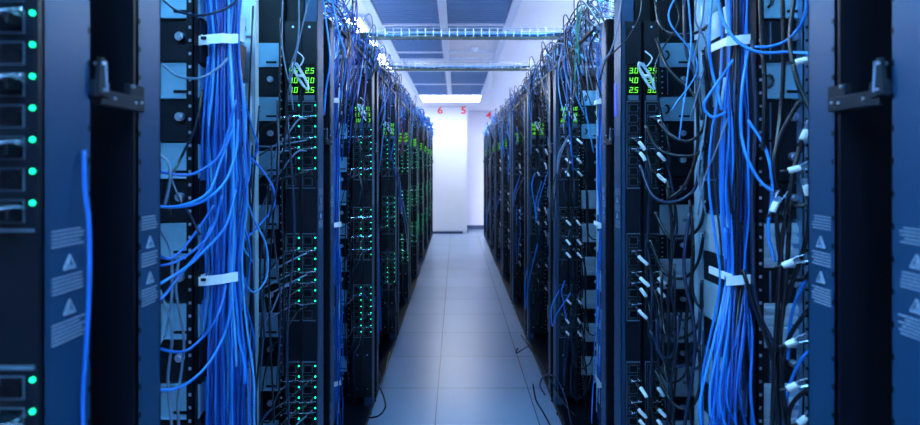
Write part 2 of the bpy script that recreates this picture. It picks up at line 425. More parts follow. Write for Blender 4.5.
def make_pdu(s, k, u, io):
    y = YK[k]-.088
    x = X(s, u)
    t = empty('power_strip', (x, y, .12), 'tall black power strip with green figures, the %s one %s of %s' % ('one nearer the aisle' if io == 'inner' else 'one farther from the aisle', 'on the far edge', rackname(s, k)), 'power strip', 'power strips on the rack edges')
    t['label'] = 'tall black power strip, %s one of the pair on %s' % ('inner' if io == 'inner' else 'outer', rackname(s, k))
    h = MB(); h.box(-BW/2, BW/2, 0, .04, 0, 1.88); h.box(-BW/2-.001, -BW/2+.003, -.004, .04, 0, 1.88); h.box(BW/2-.003, BW/2+.001, -.004, .04, 0, 1.88)
    child('housing', h.mesh('housing', 'pdu_black'), t)
    m = MB()
    for z in (.05, .25, 1.86): m.disc(0, z, .004, -.003, 0, 8)
    child('mounting_screws', m.mesh('mounting_screws', 'screw'), t)
    dz = 1.845-.12
    ds = child('display', MB().box(-.022, .022, -.002, 0, -.10, .012).mesh('display', 'display'), t, (0, 0, dz-.008))
    vals = VALS[(s, io)]
    if k != 1:
        r = random.Random(k*7+s*3+len(io)+(1 if io == 'outer' else 0)); vals = ['%d.%d' % (r.randint(1, 5), r.choice([0, 5])) for _ in range(3)]
    for i, v in enumerate(vals):
        m = MB(); digits_mb(m, v, -.013, 0, .0175)
        child('digit_row', m.mesh('digit_row', 'led_digit'), ds, (0, -.002, -.022-.0345*i))
    child('top_tag', MB().box(-.018, .018, -.003, 0, 0, .018).mesh('top_tag', 'bezel'), t, (0, 0, 1.718-.12))
    bn = BANKZ
    for bz in bn:
        b = child('outlet_bank', BANK_ME, t, (0, 0, bz-.12-.004))
        child('bank_bezel', BEZ_ME, b)
        for i in range(8):
            if k < 8: child('outlet', OUT_ME, b, (-.004 if s < 0 else .0, -.003, -.018-i*.0375))
            if s < 0:
                if not (i == 7 and k % 2): child('indicator_light', LED_ME, b, (BW/2-.0048, -.003, -.008-i*.0375))
            elif k < 4: child('indicator_light', LED_OFF, b, (BW/2-.0075, -.003, -.018-i*.0375))
    return t
for s in (-1, 1):
    for k in range(10):
        for (u, io) in PDU_POS[s]: make_pdu(s, k, u, io)

# ---------------------------------------------------------------- equipment
def rounded(w, h, r, n=4):
    o = []
    for (cx, cz, a0) in ((w/2-r, h/2-r, 0), (-w/2+r, h/2-r, PI/2), (-w/2+r, -h/2+r, PI), (w/2-r, -h/2+r, 1.5*PI)):
        for i in range(n+1): o.append((cx+r*math.cos(a0+i*PI/2/n), cz+r*math.sin(a0+i*PI/2/n)))
    return o
def plate_proto(w, h):
    t = bpy.data.objects.new('server_chassis', None); COL.objects.link(t)
    m = MB(); m.prism(rounded(w, h, .010), 0, .004); m.box(-w/2+.004, w/2-.004, .004, .30, -h/2+.006, h/2-.006); m.box(-w*.46, w*.46, -.003, 0, h*.46, h*.49); m.box(-w*.46, w*.46, -.003, 0, -h*.49, -h*.46)
    m.build('casing', 'blue_steel', t)
    m = MB()
    for z in (h*.38, h*.12, -h*.14, -h*.38):
        for x in (-w*.42, w*.44): m.disc(x, z, .0030, -.003, 0, 8)
    m.build('screw_row', 'screw', t)
    m = MB(); m.prism(rounded(w*.30, h*.08, .003), -.002, 0); 
    o = m.build('vent_slot', 'rack_dark', t); o.location = (w*.15, 0, -h*.30)
    m = MB(); pts = [(-w*.36, h*.16), (-w*.30, h*.12), (-w*.27, 0), (-w*.30, -h*.14), (-w*.36, -h*.2)]
    m.tube([(a, -.006, b) for a, b in pts], .004, 6); m.build('handle', 'black_cable', t, smooth=True)
    return t
def ridge_proto(w, h):
    t = bpy.data.objects.new('server_chassis', None); COL.objects.link(t)
    m = MB(); m.box(-w/2, w/2, 0, .30, -h/2, h/2)
    for z in (-h*.36, -h*.12, h*.12, h*.36): m.box(-w/2+.005, w/2-.005, -.005, 0, z-h*.075, z+h*.075)
    m.build('casing', 'pale_steel', t, bevel=.0015)
    m = MB()
    for x in (-w*.46, w*.30):
        for z in (h*.24, -h*.24): m.disc(x, z, .0035, -.006, 0, 8)
    m.build('screw_row', 'screw', t)
    m = MB(); m.box(w*.1, w*.2, -.009, 0, -h*.05, h*.05); m.build('latch', 'rail', t)
    return t
def dark_proto(w, h):
    t = bpy.data.objects.new('server_module', None); COL.objects.link(t)
    MB().box(-w/2, w/2, .004, .30, -h/2, h/2).build('casing', 'server_black', t, bevel=.002)
    m = MB(); m.box(-w*.30, -w*.285, -.001, .004, -h*.45, h*.45); m.build('edge_strip', 'rail', t)
    m = MB()
    for z in (-h*.4, -h*.2, 0, h*.2, h*.4): m.disc(-w*.43, z, .0030, 0, .004, 8)
    m.build('screw_row', 'screw', t)
    k = MB(); k.disc(w*.12, h*.1, .011, -.006, .004, 14); k.disc(w*.12, h*.1, .006, -.010, -.006, 12); k.build('knob', 'screw', t)
    return t
W = {-1: .132, 1: .140}
protos = {}
for s in (-1, 1):
    protos[(s, 'plate')] = plate_proto(W[s], .090); protos[(s, 'dark')] = dark_proto(W[s], .104)
    if s > 0: protos[(s, 'ridge')] = ridge_proto(W[s], .112)
used = set()
DW = ['topmost', 'second from top', 'third from top', 'fourth from top', 'fifth from top', 'sixth from top', 'seventh from top', 'eighth from top', 'ninth from top', 'tenth from top']
def put(key, x, y, z, label, cat, group):
    p = protos[key]
    if key in used: o = copy_tree(p)
    else: o = p; used.add(key)
    o.location = (x, y, z); tag(o, label, cat, group); return o
for s in (-1, 1):
    for k in (1, 2, 3):
        for (dy, where) in ((-.65, 'near stack'), (.004, 'far stack')):
            if k == 3 and dy < 0: continue
            y = YK[k]+dy; u = (.216 if s < 0 else .243); x = X(s, u)
            pal = []; drk = []
            for n in range(-1, 8):
                zt = 1.742-.202*n
                if s < 0:
                    pal.append(('plate', zt-.045)); drk.append(zt-.146)
                else:
                    if n == 1: drk += [zt-.044, zt-.146]; continue
                    pal.append(('plate' if n < 1 else 'ridge', zt-.045 if n < 1 else zt-.056)); drk.append(zt-.146 if n < 1 else zt-.1595)
            for i, (kd, z) in enumerate(pal):
                put((s, kd), x, y, z, '%s steel chassis, %s, %s of %s' % ('blue' if kd == 'plate' else 'pale ridged', DW[i], where, rackname(s, k)), 'server', 'steel chassis in %s' % rackname(s, k))
            for i, z in enumerate(drk):
                o = put((s, 'dark'), x, y, z, 'black server module, %s, %s of %s' % (DW[i], where, rackname(s, k)), 'server', 'black modules in %s' % rackname(s, k))
                if s > 0 and i >= 3:
                    o.scale.z = .84 # lower slots are shallower

# ---------------------------------------------------------------- cables
CN = {'blue_a': 'blue', 'blue_b': 'bright blue', 'blue_c': 'deep blue', 'blue_pale': 'pale blue', 'black_cable': 'black', 'navy_cable': 'navy', 'grey_cable': 'grey', 'white_cable': 'white', 'green_cable': 'green', 'red_cable': 'red'}
CABLES = []
def cable(pts, r, m, label, group, seg=6, n=5, name='network_cable', cat='cable', raw=False):
    sp = spline(pts, seg); sc = 0
    for a, b in zip(sp, sp[1:]):
        if a.y < .3: continue
        px = VX+a.x/a.y*F; py = VY-(a.z-CAMH)/a.y*F
        if 0 <= px <= 920 and 0 <= py <= 425: sc += (a-b).length*F/a.y*max(1, 2*r*F/a.y)
    CABLES.append((sc, len(CABLES), sp, r, m, label, group, n))
def flush_cables(limit=296):
    L = sorted(CABLES, key=lambda c: -c[0]); cols = sorted({c[4] for c in CABLES}); rest = MB()
    for i, (sc, _, sp, r, m, label, group, n) in enumerate(L):
        if i < limit:
            mb = MB(); mb.tube(sp, r, n); tag(mb.build('network_cable', m, None, smooth=True), label, 'cable', group or None)
        else:
            rest.slot(cols.index(m)); rest.tube(sp, r, n)
    tag(rest.build('cable_tangle', cols, None, smooth=True), 'tangle of many smaller blue, black and grey cables over and between the distant racks', 'cables', None, 'stuff')
def jit(a): return (RND.random()*2-1)*a

STRAPZ = [2.20, 1.805, 1.197, .42]
def bundle(s, k, n, wx, wy, cols, r=.0032, spread=1.0):
    yb = YK[k]-.60; u0 = .113 if s < 0 else .144
    side = rackname(s, k)
    nz = 17 if k < 3 else (9 if k < 5 else 7)
    for i in range(n):
        ang = RND.random()*2*PI; rr = math.sqrt(RND.random())
        c = RND.choice(cols); pts = []
        ox, oy = rr*math.cos(ang), rr*math.sin(ang)
        z1 = 2.32 if RND.random() < .8 else RND.uniform(1.7, 2.1); z0 = RND.choice([.12, .2, .3, .45]) if RND.random() < .8 else RND.uniform(.5, 1.0)
        ox2, oy2 = ox+jit(.7), oy+jit(.5)
        for j in range(nz):
            t = j/(nz-1); z = z1+(z0-z1)*t
            pin = min(abs(z-q) for q in STRAPZ[:3]); pin = min(1, pin/.22); b = 1+.55*spread*pin
            lo = max(0, (1.15-z))*(.25 if s < 0 else .9)*spread
            xx = u0+wx*.5*((ox*(1-t)+ox2*t)*(b+lo))+jit(.0055*spread*pin); yy = yb+wy*.5*(oy*(1-t)+oy2*t)*b+jit(.003)
            pts.append((X(s, xx), yy, z))
        cable(pts, r*(1+.2*jit(1)), c, '%s cable in the upright strapped bundle of %s' % ('blue' if 'blue' in c else CN[c], side), '%s strands in the bundle of %s' % ('blue' if 'blue' in c else CN[c], side),
              seg=4 if k < 3 else 3, n=5 if k < 3 else 4)
    # straps
    for zi, z in enumerate(STRAPZ):
        if k > 5: continue
        t = empty('cable_strap', (X(s, u0), yb, z), 'white strap, %s, on the cable bundle of %s' % (['topmost', 'second from top', 'third from top', 'lowest'][zi], side), 'cable strap', 'white straps on the upright cable bundles')
        hw = min(wx*.5+.007, .037); d = wy*.5+.010
        m = MB(); zz = .0135; pr = []
        # front band bent round the strands, with an ear on the aisle-far side
        out = [(-hw-.012, -d-.001), (-hw*.3, -d-.006), (hw*.5, -d-.004), (hw, -d+.010), (hw+.014, -d+.012)]
        inn = [(a, b+.003) for a, b in out]
        poly = out+inn[::-1]; i0 = len(m.v); nn = len(poly)
        m.v += [(a, b, -zz+.10*a) for a, b in poly]+[(a, b, zz*.75+.10*a) for a, b in poly]
        h2 = len(out)
        for q in range(h2-1):
            m.f.append((i0+q, i0+q+1, i0+nn+q+1, i0+nn+q)); a = i0+nn-1-q; m.f.append((a, a-1, a-1+nn, a+nn)[::-1])
            m.f.append((i0+nn+q, i0+nn+q+1, i0+2*nn-2-q, i0+2*nn-1-q)); m.f.append((i0+q, i0+nn-1-q, i0+nn-2-q, i0+q+1))
        m.f.append((i0, i0+nn, i0+2*nn-1, i0+nn-1)); m.f.append((i0+h2-1, i0+h2, i0+nn+h2, i0+nn+h2-1))
        m.build('band', 'strap', t)
        sx = -1 if s < 0 else 1
        MB().box(sx*(hw*.72)-.006, sx*(hw*.72)+.006, -d-.010 if s < 0 else -d-.004, -d+.001 if s < 0 else -d+.008, -.004, .003).build('slot', 'bracket', t)
        MB().box(-hw, -hw+.004, -d, .08, -.010, .010).build('arm', 'strap', t)
BL = ['blue_a', 'blue_b', 'blue_c', 'blue_a', 'blue_b']
bundle(-1, 1, 62, .078, .07, BL+['blue_c', 'blue_a', 'blue_pale', 'blue_c'], .0034)  # added deep blue strands imitate shaded gaps between the cables
bundle(1, 1, 40, .058, .06, BL+['blue_b', 'black_cable', 'navy_cable', 'black_cable'], .0034, 1.25)
bundle(-1, 2, 26, .05, .05, BL); bundle(1, 2, 26, .05, .05, BL+['blue_pale', 'blue_b'])
for k in range(3, 10):
    bundle(-1, k, 14, .06, .05, BL+['black_cable'], .004); bundle(1, k, 14, .06, .05, BL+['navy_cable', 'blue_a', 'grey_cable'], .004)

# power cords with plug, clip, sleeve
def cord(s, k, u, z, pts, col, sleeve=True, r=.0036, lab='', seg=7):
    y = YK[k]-.088
    side = rackname(s, k)
    t = empty('power_cable', (X(s, u), y, z), '%s power cable plugged into the power strips of %s%s' % (CN[col], side, lab), 'power cable', '%s power cables of %s' % (CN[col], side))
    o3 = Vector((X(s, u), y, z))
    pl = MB(); pl.box(-.010, .010, -.026, -.006, -.0085, .0085); pl.tube([(0, -.024, 0), (0, -.036, -.003)], [.006, .004], 6); pl.build('plug', 'pdu_black', t, bevel=.002)
    c = MB(); c.tube([(-.013, -.002, .002), (-.014, -.030, .004), (.002, -.034, .005), (.014, -.028, .006), (.013, -.002, .004)], .0016, 4)
    c.tube([(-.030 if s < 0 else -.012, -.030, .002), (.030 if s < 0 else .022, -.031, .007)], .0017, 4); c.build('retaining_clip', 'clip_metal', t)
    sp = spline([Vector((0, -.034, -.003))]+[Vector(p)-o3 for p in pts], seg)
    MB().tube(sp, r, 6 if k < 3 else 4).build('cord', col, t, smooth=True)
    if sleeve:
        i0 = 4; e = i0+3
        L = 0; q = [sp[i0]]
        for i in range(i0, len(sp)-1):
            q.append(sp[i+1]); L += (sp[i+1]-sp[i]).length
            if L > .032: break
        MB().tube(q, r+.0024, 7).build('label_sleeve', 'sleeve', t, smooth=True)
for s in (-1, 1):
    for k in range(0, 10):
        for (u, io) in PDU_POS[s]:
            for bi, bz in enumerate(BANKZ):
                idx = [1, 3, 4, 6] if k in (1,) else ([1, 3, 5, 7] if k == 0 else [1, 4, 6])
                if k >= 6: idx = [2, 5]
                for i in idx:
                    if RND.random() < .12 and k: continue
                    z = bz-.022-i*.0375; y = YK[k]-.088; x = X(s, u)
                    if s < 0:
                        if k == 0:
                            pts = [(x-.03, y-.05, z-.004), (x-.10, y-.05, z-.03), (x-.2, y-.02, z-.10)]
                        else:
                            dx = RND.uniform(.08, .2) if k == 1 else RND.uniform(.05, .09); dz = RND.uniform(.05, .16)
                            pts = [(x-.02, y-.06-abs(jit(.03)), z-.010), (x-dx*.5, y-.10, z-dz*.45), (x-dx, y-.10+jit(.04), z-dz), (x-dx-.02+jit(.03), y-.05, z-dz-RND.uniform(.1, .3)), (x-dx-.02+jit(.03), y-.03, max(.12, z-dz-RND.uniform(.35, .6)))][:5 if k < 3 else 3]
                        cord(s, k, u-.0, z, pts, RND.choice(['grey_cable', 'grey_cable', 'black_cable', 'navy_cable'] if k < 2 else ['black_cable', 'navy_cable', 'navy_cable']), False, .0028, seg=6 if k < 3 else 3)
                    else:
                        a = RND.uniform(.0, .03)
                        zz = z; pts = [(x+.012+jit(.004), y-.052, z-.018), (x+.026+a*.6, y-.058+jit(.01), z-.055), (x+.032+a+jit(.006), y-.06+jit(.02), z-.14)]
                        nlow = max(.12, z-RND.uniform(.3, .75)); nn = 3
                        for q in range(1, nn+1): pts.append((x+.034+a+jit(.012), y-.055+jit(.025), z-.14+(nlow-z+.14)*q/nn if nlow < z-.2 else z-.14-.05*q))
                        if RND.random() < .25: # swings out to the back
                            e = pts[-1]; pts += [(e[0]+.04, e[1]+.0, e[2]-.05), (e[0]+.10, e[1]+.02, e[2]-.02+jit(.03)), (e[0]+.13, e[1]+.04, e[2]+.08)]
                        cord(s, k, u, z, pts, RND.choice(['black_cable', 'black_cable', 'navy_cable']), True, .0042, seg=6 if k < 3 else 3)

# coiled spare wire hanging beside the figures
def coil(s, k, x, y, z):
    pts = []
    for i in range(56):
        a = i/56*2*PI*5.0
        w = .010+.003*math.sin(i*.7); h = .058+.005*math.cos(i*1.1)
        cx, cz = w*math.cos(a), h*math.sin(a)
        rt = .55
        pts.append((x+cx*math.cos(rt)+cz*math.sin(rt)*.9, y-.012-.0015*(i % 7), z-cx*math.sin(rt)*-1+cz*math.cos(rt)*-1))
    pts = [(x-.03, y-.02, z+.03), (x-.012, y-.02, z+.045)]+pts+[(x+.015, y-.03, z+.06), (x-.01, y-.03, z+.085)]
    t = empty('wire_coil', (0, 0, 0), 'coil of spare white wire over the green figures of %s' % rackname(s, k), 'wire coil', 'white wire coils')
    t.location = (x, y, z)
    pts = [Vector(p)-Vector((x, y, z)) for p in pts]
    MB().tube(spline(pts, 3), .0026, 5).build('wire', 'white_cable', t, smooth=True)
    MB().box(-.010, .010, -.030, -.005, -.004, .004).build('tie', 'strap', t)
for s in (-1, 1):
    for k in (1, 2, 3):
        coil(s, k, X(s, .052 if s < 0 else .080), YK[k]-.10, 1.80 if s > 0 else 1.80)

# ---- hand placed cables of the near racks: pixel path in the photo, distance from the camera
def pc(path, col, label, group, r=.0034, n=6, y=1.3, **kw):
    pts = [P(a[0], a[1], (a[2] if len(a) > 2 else y)) for a in path]
    return cable(pts, r, col, label, group, seg=7, n=n, **kw)
G1 = 'loose blue cables looping out of the left bundle'
for path in [
    [(236,100,1.32),(222,150,1.30),(205,168,1.25),(185,175,1.2),(150,170,1.1)],
    [(232,130,1.33),(221,160,1.30),(210,190,1.25),(190,203,1.2),(165,207,1.15),(145,200,1.1)],
    [(238,120,1.33),(236,150,1.32),(226,180,1.28),(205,200,1.24),(180,207,1.2),(150,206,1.1)],
    [(222,195,1.32),(214,225,1.30),(200,245,1.25),(175,262,1.2),(145,268,1.1)],
    [(236,190,1.33),(226,225,1.3),(205,250,1.25),(185,268,1.2),(150,290,1.1)],
    [(212,225,1.32),(200,250,1.28),(180,275,1.22),(160,300,1.15),(140,310,1.1)],
    [(226,285,1.32),(218,315,1.28),(200,340,1.25),(180,352,1.2),(145,345,1.1)],
    [(233,300,1.32),(224,335,1.3),(205,368,1.25),(178,388,1.2),(145,390,1.1)],
    [(214,205,1.33),(196,232,1.3),(172,258,1.2),(150,250,1.1)]]:
    pc(path, RND.choice(['blue_b', 'blue_a']), 'blue cable looping from the left bundle to the nearest left post', G1, .0033)
G2 = 'blue cables looping towards the outlets of the second left rack'
for path in [
    [(244,100,1.6),(253,130,1.65),(258,148,1.68),(250,165,1.68),(243,190,1.65),(246,220,1.6)],
    [(240,150,1.6),(256,163,1.66),(272,185,1.7),(274,205,1.7),(262,222,1.66),(245,240,1.6)],
    [(243,190,1.55),(254,220,1.6),(266,245,1.65),(267,275,1.66),(256,292,1.62),(246,285,1.58),(240,265,1.55)],
    [(245,130,1.6),(250,170,1.64),(240,210,1.6),(243,245,1.58),(252,262,1.6)],
    [(240,215,1.55),(250,250,1.58),(246,290,1.58),(238,330,1.56),(246,365,1.56),(240,410,1.55)],
    [(243,300,1.55),(250,320,1.58),(254,345,1.6),(244,372,1.58),(236,385,1.55)]]:
    pc(path, RND.choice(['blue_b', 'blue_a', 'blue_pale']), 'blue cable looping out between the left bundle and the outlets', G2, .0033)
G3 = 'thin dark cables over the left stack of steel chassis'
for path in [
    [(163,0,1.27),(180,12,1.25),(205,15,1.22),(232,5,1.22),(240,-10,1.22)],
    [(163,65,1.27),(178,76,1.25),(200,78,1.22),(218,68,1.24),(228,58,1.27)],
    [(202,90,1.27),(196,125,1.25),(180,160,1.24),(168,185,1.2),(170,215,1.2)],
    [(170,175,1.26),(180,200,1.24),(190,215,1.26),(200,235,1.27)],
    [(160,155,1.15),(168,162,1.15),(170,180,1.15),(165,205,1.15)],
    [(160,290,1.2),(172,330,1.2),(168,380,1.2),(172,430,1.2)],
    [(180,250,1.25),(176,290,1.22),(184,340,1.22),(178,400,1.22),(180,440,1.22)],
    [(160,230,1.2),(170,250,1.22),(172,290,1.2),(166,330,1.2),(150,360,1.15)]]:
    pc(path, RND.choice(['navy_cable', 'black_cable', 'grey_cable']), 'thin dark cable hanging over the near left stack of steel chassis', G3, .003)
G4 = 'dark cables beside the left power strips'
for i in range(9):
    x = RND.uniform(246, 290); x2 = x+jit(16); y0 = RND.uniform(-10, 200); y1 = RND.uniform(330, 440)
    pc([(x, y0, 1.72), (x+jit(9), y0*.66+y1*.34, 1.70+jit(.05)), (x2+jit(9), y0*.34+y1*.66, 1.7+jit(.05)), (x2, y1, 1.7)], RND.choice(['black_cable', 'navy_cable', 'black_cable', 'navy_cable']), 'slack dark cable hanging between the left bundle and the power strips', G4, .0032)
for path in [[(283,-10,1.8),(282,40,1.8),(286,70,1.78),(292,90,1.8)], [(299,-10,1.8),(298,40,1.78),(290,72,1.78),(293,110,1.8)], [(312,-10,1.75),(305,15,1.75),(297,50,1.76),(288,95,1.78)]]:
    pc(path, 'grey_cable', 'thin grey wire dropping onto the left power strips from above', 'grey wires above the left power strips', .0025)
for path in [[(322,-10,1.85),(326,20,1.85),(330,60,1.84),(326,90,1.85),(324,115,1.86)], [(330,-10,1.85),(338,30,1.86),(346,60,1.88),(340,100,1.95)]]:
    pc(path, 'blue_b', 'blue cable dropping in front of the post of the second left rack', 'blue cables on the second left post', .003)
pc([(84,150,.705),(85,190,.700),(89,225,.700),(89,290,.698),(86,350,.700),(83,400,.702),(84,450,.70)], 'blue_a', 'single bright blue cable running down the nearest left post', None, .0027, n=8)

# right side
G5 = 'black cords looping from the right power strips to the second right rack stack'
for path in [
    [(655,0,1.75),(660,25,1.72),(672,34,1.70),(695,33,1.66),(712,22,1.62),(722,5,1.6)],
    [(656,38,1.8),(668,68,1.75),(690,90,1.7),(703,108,1.66),(712,100,1.62)],
    [(660,122,1.8),(672,136,1.72),(690,141,1.68),(705,125,1.62),(707,90,1.6),(703,50,1.6)],
    [(645,125,1.8),(660,150,1.74),(690,156,1.68),(706,145,1.62),(711,115,1.6),(708,60,1.6)],
    [(696,40,1.66),(697,90,1.66),(697,150,1.66),(685,185,1.68),(668,200,1.72)],
    [(684,0,1.66),(686,50,1.66),(697,80,1.64),(702,120,1.62)],
    [(640,165,1.8),(652,195,1.76),(672,202,1.7),(694,190,1.66),(700,160,1.62)],
    [(655,212,1.78),(668,236,1.74),(685,238,1.70),(700,226,1.64),(706,200,1.62)],
    [(650,240,1.78),(664,272,1.74),(684,278,1.70),(698,262,1.65),(704,232,1.62)],
    [(655,290,1.78),(668,332,1.74),(688,336,1.70),(700,318,1.64),(702,280,1.62)],
    [(650,330,1.78),(664,360,1.74),(684,365,1.70),(698,345,1.64),(700,310,1.62)],
    [(655,370,1.78),(672,402,1.72),(690,408,1.68),(700,385,1.63),(699,345,1.62)],
    [(668,180,1.74),(672,240,1.72),(668,320,1.72),(674,430,1.72)],
    [(690,200,1.66),(693,260,1.66),(686,330,1.68),(692,430,1.66)],
    [(690,210,1.66),(684,270,1.66),(695,340,1.64),(684,430,1.66)]]:
    pc(path, RND.choice(['black_cable', 'black_cable', 'navy_cable']), 'black cord looping between the right power strips and the next stack', G5, .0052)
for i in range(5):
    x = RND.uniform(662, 702); w = RND.uniform(12, 26); y0 = RND.uniform(150, 400); h = RND.uniform(30, 80)
    pc([(x-w*.4, y0-h, 1.72), (x-w*.35, y0-h*.3, 1.70), (x, y0, 1.68+jit(.03)), (x+w*.4, y0-h*.3, 1.64), (x+w*.45, y0-h*1.1, 1.64)], RND.choice(['black_cable', 'navy_cable']), 'black cord looping between the right power strips and the next stack', G5, .0045)
for i in range(5):
    x = 672+i*9+jit(3)
    pc([(x, -12, 1.6), (x+jit(14), 20, 1.6), (x+jit(20), 60+jit(15), 1.6), (x+jit(16), 120+jit(30), 1.6)], RND.choice(['blue_pale', 'navy_cable', 'grey_cable', 'black_cable']), 'thin loose wire dropping from above in front of the second right rack', 'thin loose wires in the second right rack', .0026)
pc([(623,-10,1.8),(619,20,1.82),(612,48,1.84),(603,62,1.86),(601,70,1.86),(606,76,1.86)], 'grey_cable', 'grey wire crossing in front of the second right post at the top', None, .003)
pc([(642,-10,1.78),(640,15,1.78),(628,38,1.8),(616,50,1.82),(606,60,1.84),(600,80,1.86)], 'black_cable', 'black wire crossing in front of the second right post at the top', None, .003)
# nearest right stack
G6 = 'blue cables looping off the right bundle'
for path in [
    [(716,-10,1.28),(722,18,1.27),(736,40,1.25),(758,52,1.22),(790,52,1.18),(812,54,1.12)],
    [(808,-10,1.12),(804,18,1.14),(790,38,1.18),(772,46,1.22),(755,47,1.25)],
    [(748,50,1.25),(742,90,1.24),(741,130,1.24),(748,160,1.22),(764,185,1.2),(792,201,1.16)],
    [(733,60,1.26),(716,85,1.28),(704,105,1.3),(712,117,1.3),(726,112,1.28)],
    [(712,-10,1.3),(709,40,1.3),(712,70,1.32),(722,110,1.3)],
    [(748,120,1.28),(766,150,1.24),(773,190,1.22),(768,230,1.22),(775,262,1.2)],
    [(813,266,1.1),(806,280,1.12),(796,300,1.15),(790,325,1.16),(788,360,1.16)],
    [(814,345,1.1),(800,362,1.12),(790,385,1.15),(780,430,1.16)]]:
    pc(path, 'blue_b', 'blue cable looping off the right bundle', G6, .0036)
for i in range(15):
    x = RND.uniform(724, 750); d = RND.uniform(-22, 14); y0 = RND.uniform(270, 300)
    pc([(x, y0-60, 1.39), (x+jit(3), y0-10, 1.385), (x+d*.5, y0+50, 1.34), (x+d+jit(6), y0+115, 1.3), (x+d*.8+jit(12), 445, 1.3)], RND.choice(['blue_b', 'blue_a', 'blue_a', 'black_cable', 'blue_c']) , 'loose cable fanning out below the lower strap of the right bundle', 'cables fanning out of the right bundle', .0035)
G7 = 'black cords in the near right stack'
for path in [
    [(782,-10,1.2),(784,50,1.2),(781,110,1.2),(776,160,1.18),(779,210,1.18),(796,207,1.16)],
    [(795,-10,1.18),(790,40,1.18),(797,80,1.16),(808,105,1.14),(816,120,1.12)],
    [(800,100,1.14),(781,135,1.17),(774,165,1.17),(780,195,1.17),(797,206,1.15),(812,200,1.13),(818,180,1.1)],
    [(776,190,1.17),(778,240,1.16),(785,270,1.15),(800,280,1.13),(812,268,1.1),(818,230,1.1)],
    [(790,200,1.15),(788,250,1.14),(784,300,1.14),(780,350,1.14),(786,430,1.14)],
    [(803,135,1.14),(792,180,1.14),(782,240,1.15),(778,300,1.15),(775,350,1.15),(772,430,1.15)],
    [(810,205,1.12),(806,240,1.12),(790,290,1.14),(777,330,1.15),(776,380,1.15),(780,430,1.15)],
    [(818,300,1.1),(800,320,1.12),(785,350,1.14),(781,400,1.14),(790,440,1.14)],
    [(752,40,1.3),(756,120,1.3),(752,200,1.3),(756,300,1.3),(775,350,1.28),(790,430,1.26)],
    [(743,270,1.28),(752,300,1.27),(765,335,1.26),(774,365,1.25),(778,430,1.25)],
    [(818,385,1.1),(800,395,1.12),(790,410,1.13),(786,440,1.13)],
    [(760,-10,1.25),(762,40,1.25),(765,90,1.24),(763,150,1.24)]]:
    pc(path, RND.choice(['black_cable', 'black_cable', 'navy_cable']), 'thick black cord hanging in the near right stack by the label post', G7, .0048)
for path in [[(707,110,1.4),(703,140,1.4),(698,175,1.4),(706,215,1.4)], [(728,118,1.35),(716,150,1.36),(704,180,1.38),(698,215,1.4)]]:
    pc(path, 'grey_cable', 'pale wire curving beside the right bundle', 'pale wires beside the right bundle', .0022)
# big white plugs along the nearest right label post
def wplug(px, py, y, ang, label, sc=1.0):
    p = P(px, py, y); t = empty('cable_plug', p, label, 'plug', 'white plugs by the right label post'); t.rotation_euler = (0, ang, -.35); t.scale = (sc*.72,)*3
    MB().tube([(-.026, 0, 0), (-.024, 0, 0), (0, 0, 0), (.004, 0, 0)], [.0075, .0088, .0088, .007], 10).build('barrel', 'sleeve', t, smooth=True)
    m = MB(); m.box(.004, .020, -.006, .006, -.007, .007); m.build('plug_head', 'grey_cable', t, bevel=.002)
    m = MB(); m.tube([(.002, -.008, .006), (.016, -.010, .010), (.034, -.006, .006)], .0018, 4); m.tube([(.006, -.008, -.006), (.024, -.010, -.010), (.040, -.004, -.014)], .0018, 4); m.build('spring_clip', 'clip_metal', t)
    MB().tube([(-.024, 0, 0), (-.045, .004, .004)], [.0045, .0040], 6).build('cord_end', 'black_cable', t, smooth=True)
for px, py, a, l in [(806,60,-.2,'white plug at the top beside the upper right label post'), (806,131,-1.2,'upper white plug of the pair above the middle of the right post'),
                     (799,168,-.3,'white plug lying sideways above the right bundle loop'), (806,186,-1.8,'white plug pointing down near the middle of the right post'),
                     (776,203,-1.2,'small white plug hanging in front of the near right stack'), (792,262,-.5,'white plug beside the warning print, upper of the two slanted ones'),
                     (795,341,-.6,'white plug beside the warning print, lower of the two slanted ones'), (796,385,-.6,'lowest white plug but one beside the right post'), (806,418,-.8,'lowest white plug beside the right post')]:
    wplug(px, py, 1.06, a, l)

# pale connector column standing behind the bundle
for k in (1, 2):
    for s in (-1, 1):
        t = empty('patch_panel', (X(s, .232 if s > 0 else .185), YK[k]-.25, .1), 'upright pale patch panel behind the cable bundle of %s' % rackname(s, k), 'patch panel')
        hw = .030 if s > 0 else .024
        MB().box(-hw, hw, 0, .03, 0, 1.95).build('frame', 'pale_steel', t)
        for i in range(13):
            b = MB().box(-hw*.8, hw*.55, -.010, 0, .03+i*.148, .03+i*.148+.10).build('connector_block', 'blue_steel' if i % 2 else 'pale_steel', t, bevel=.002)
            m = MB(); m.box(-hw*.6, -hw*.1, -.014, -.010, .045+i*.148, .06+i*.148); 
            m.build('port', 'rack_dark', b)

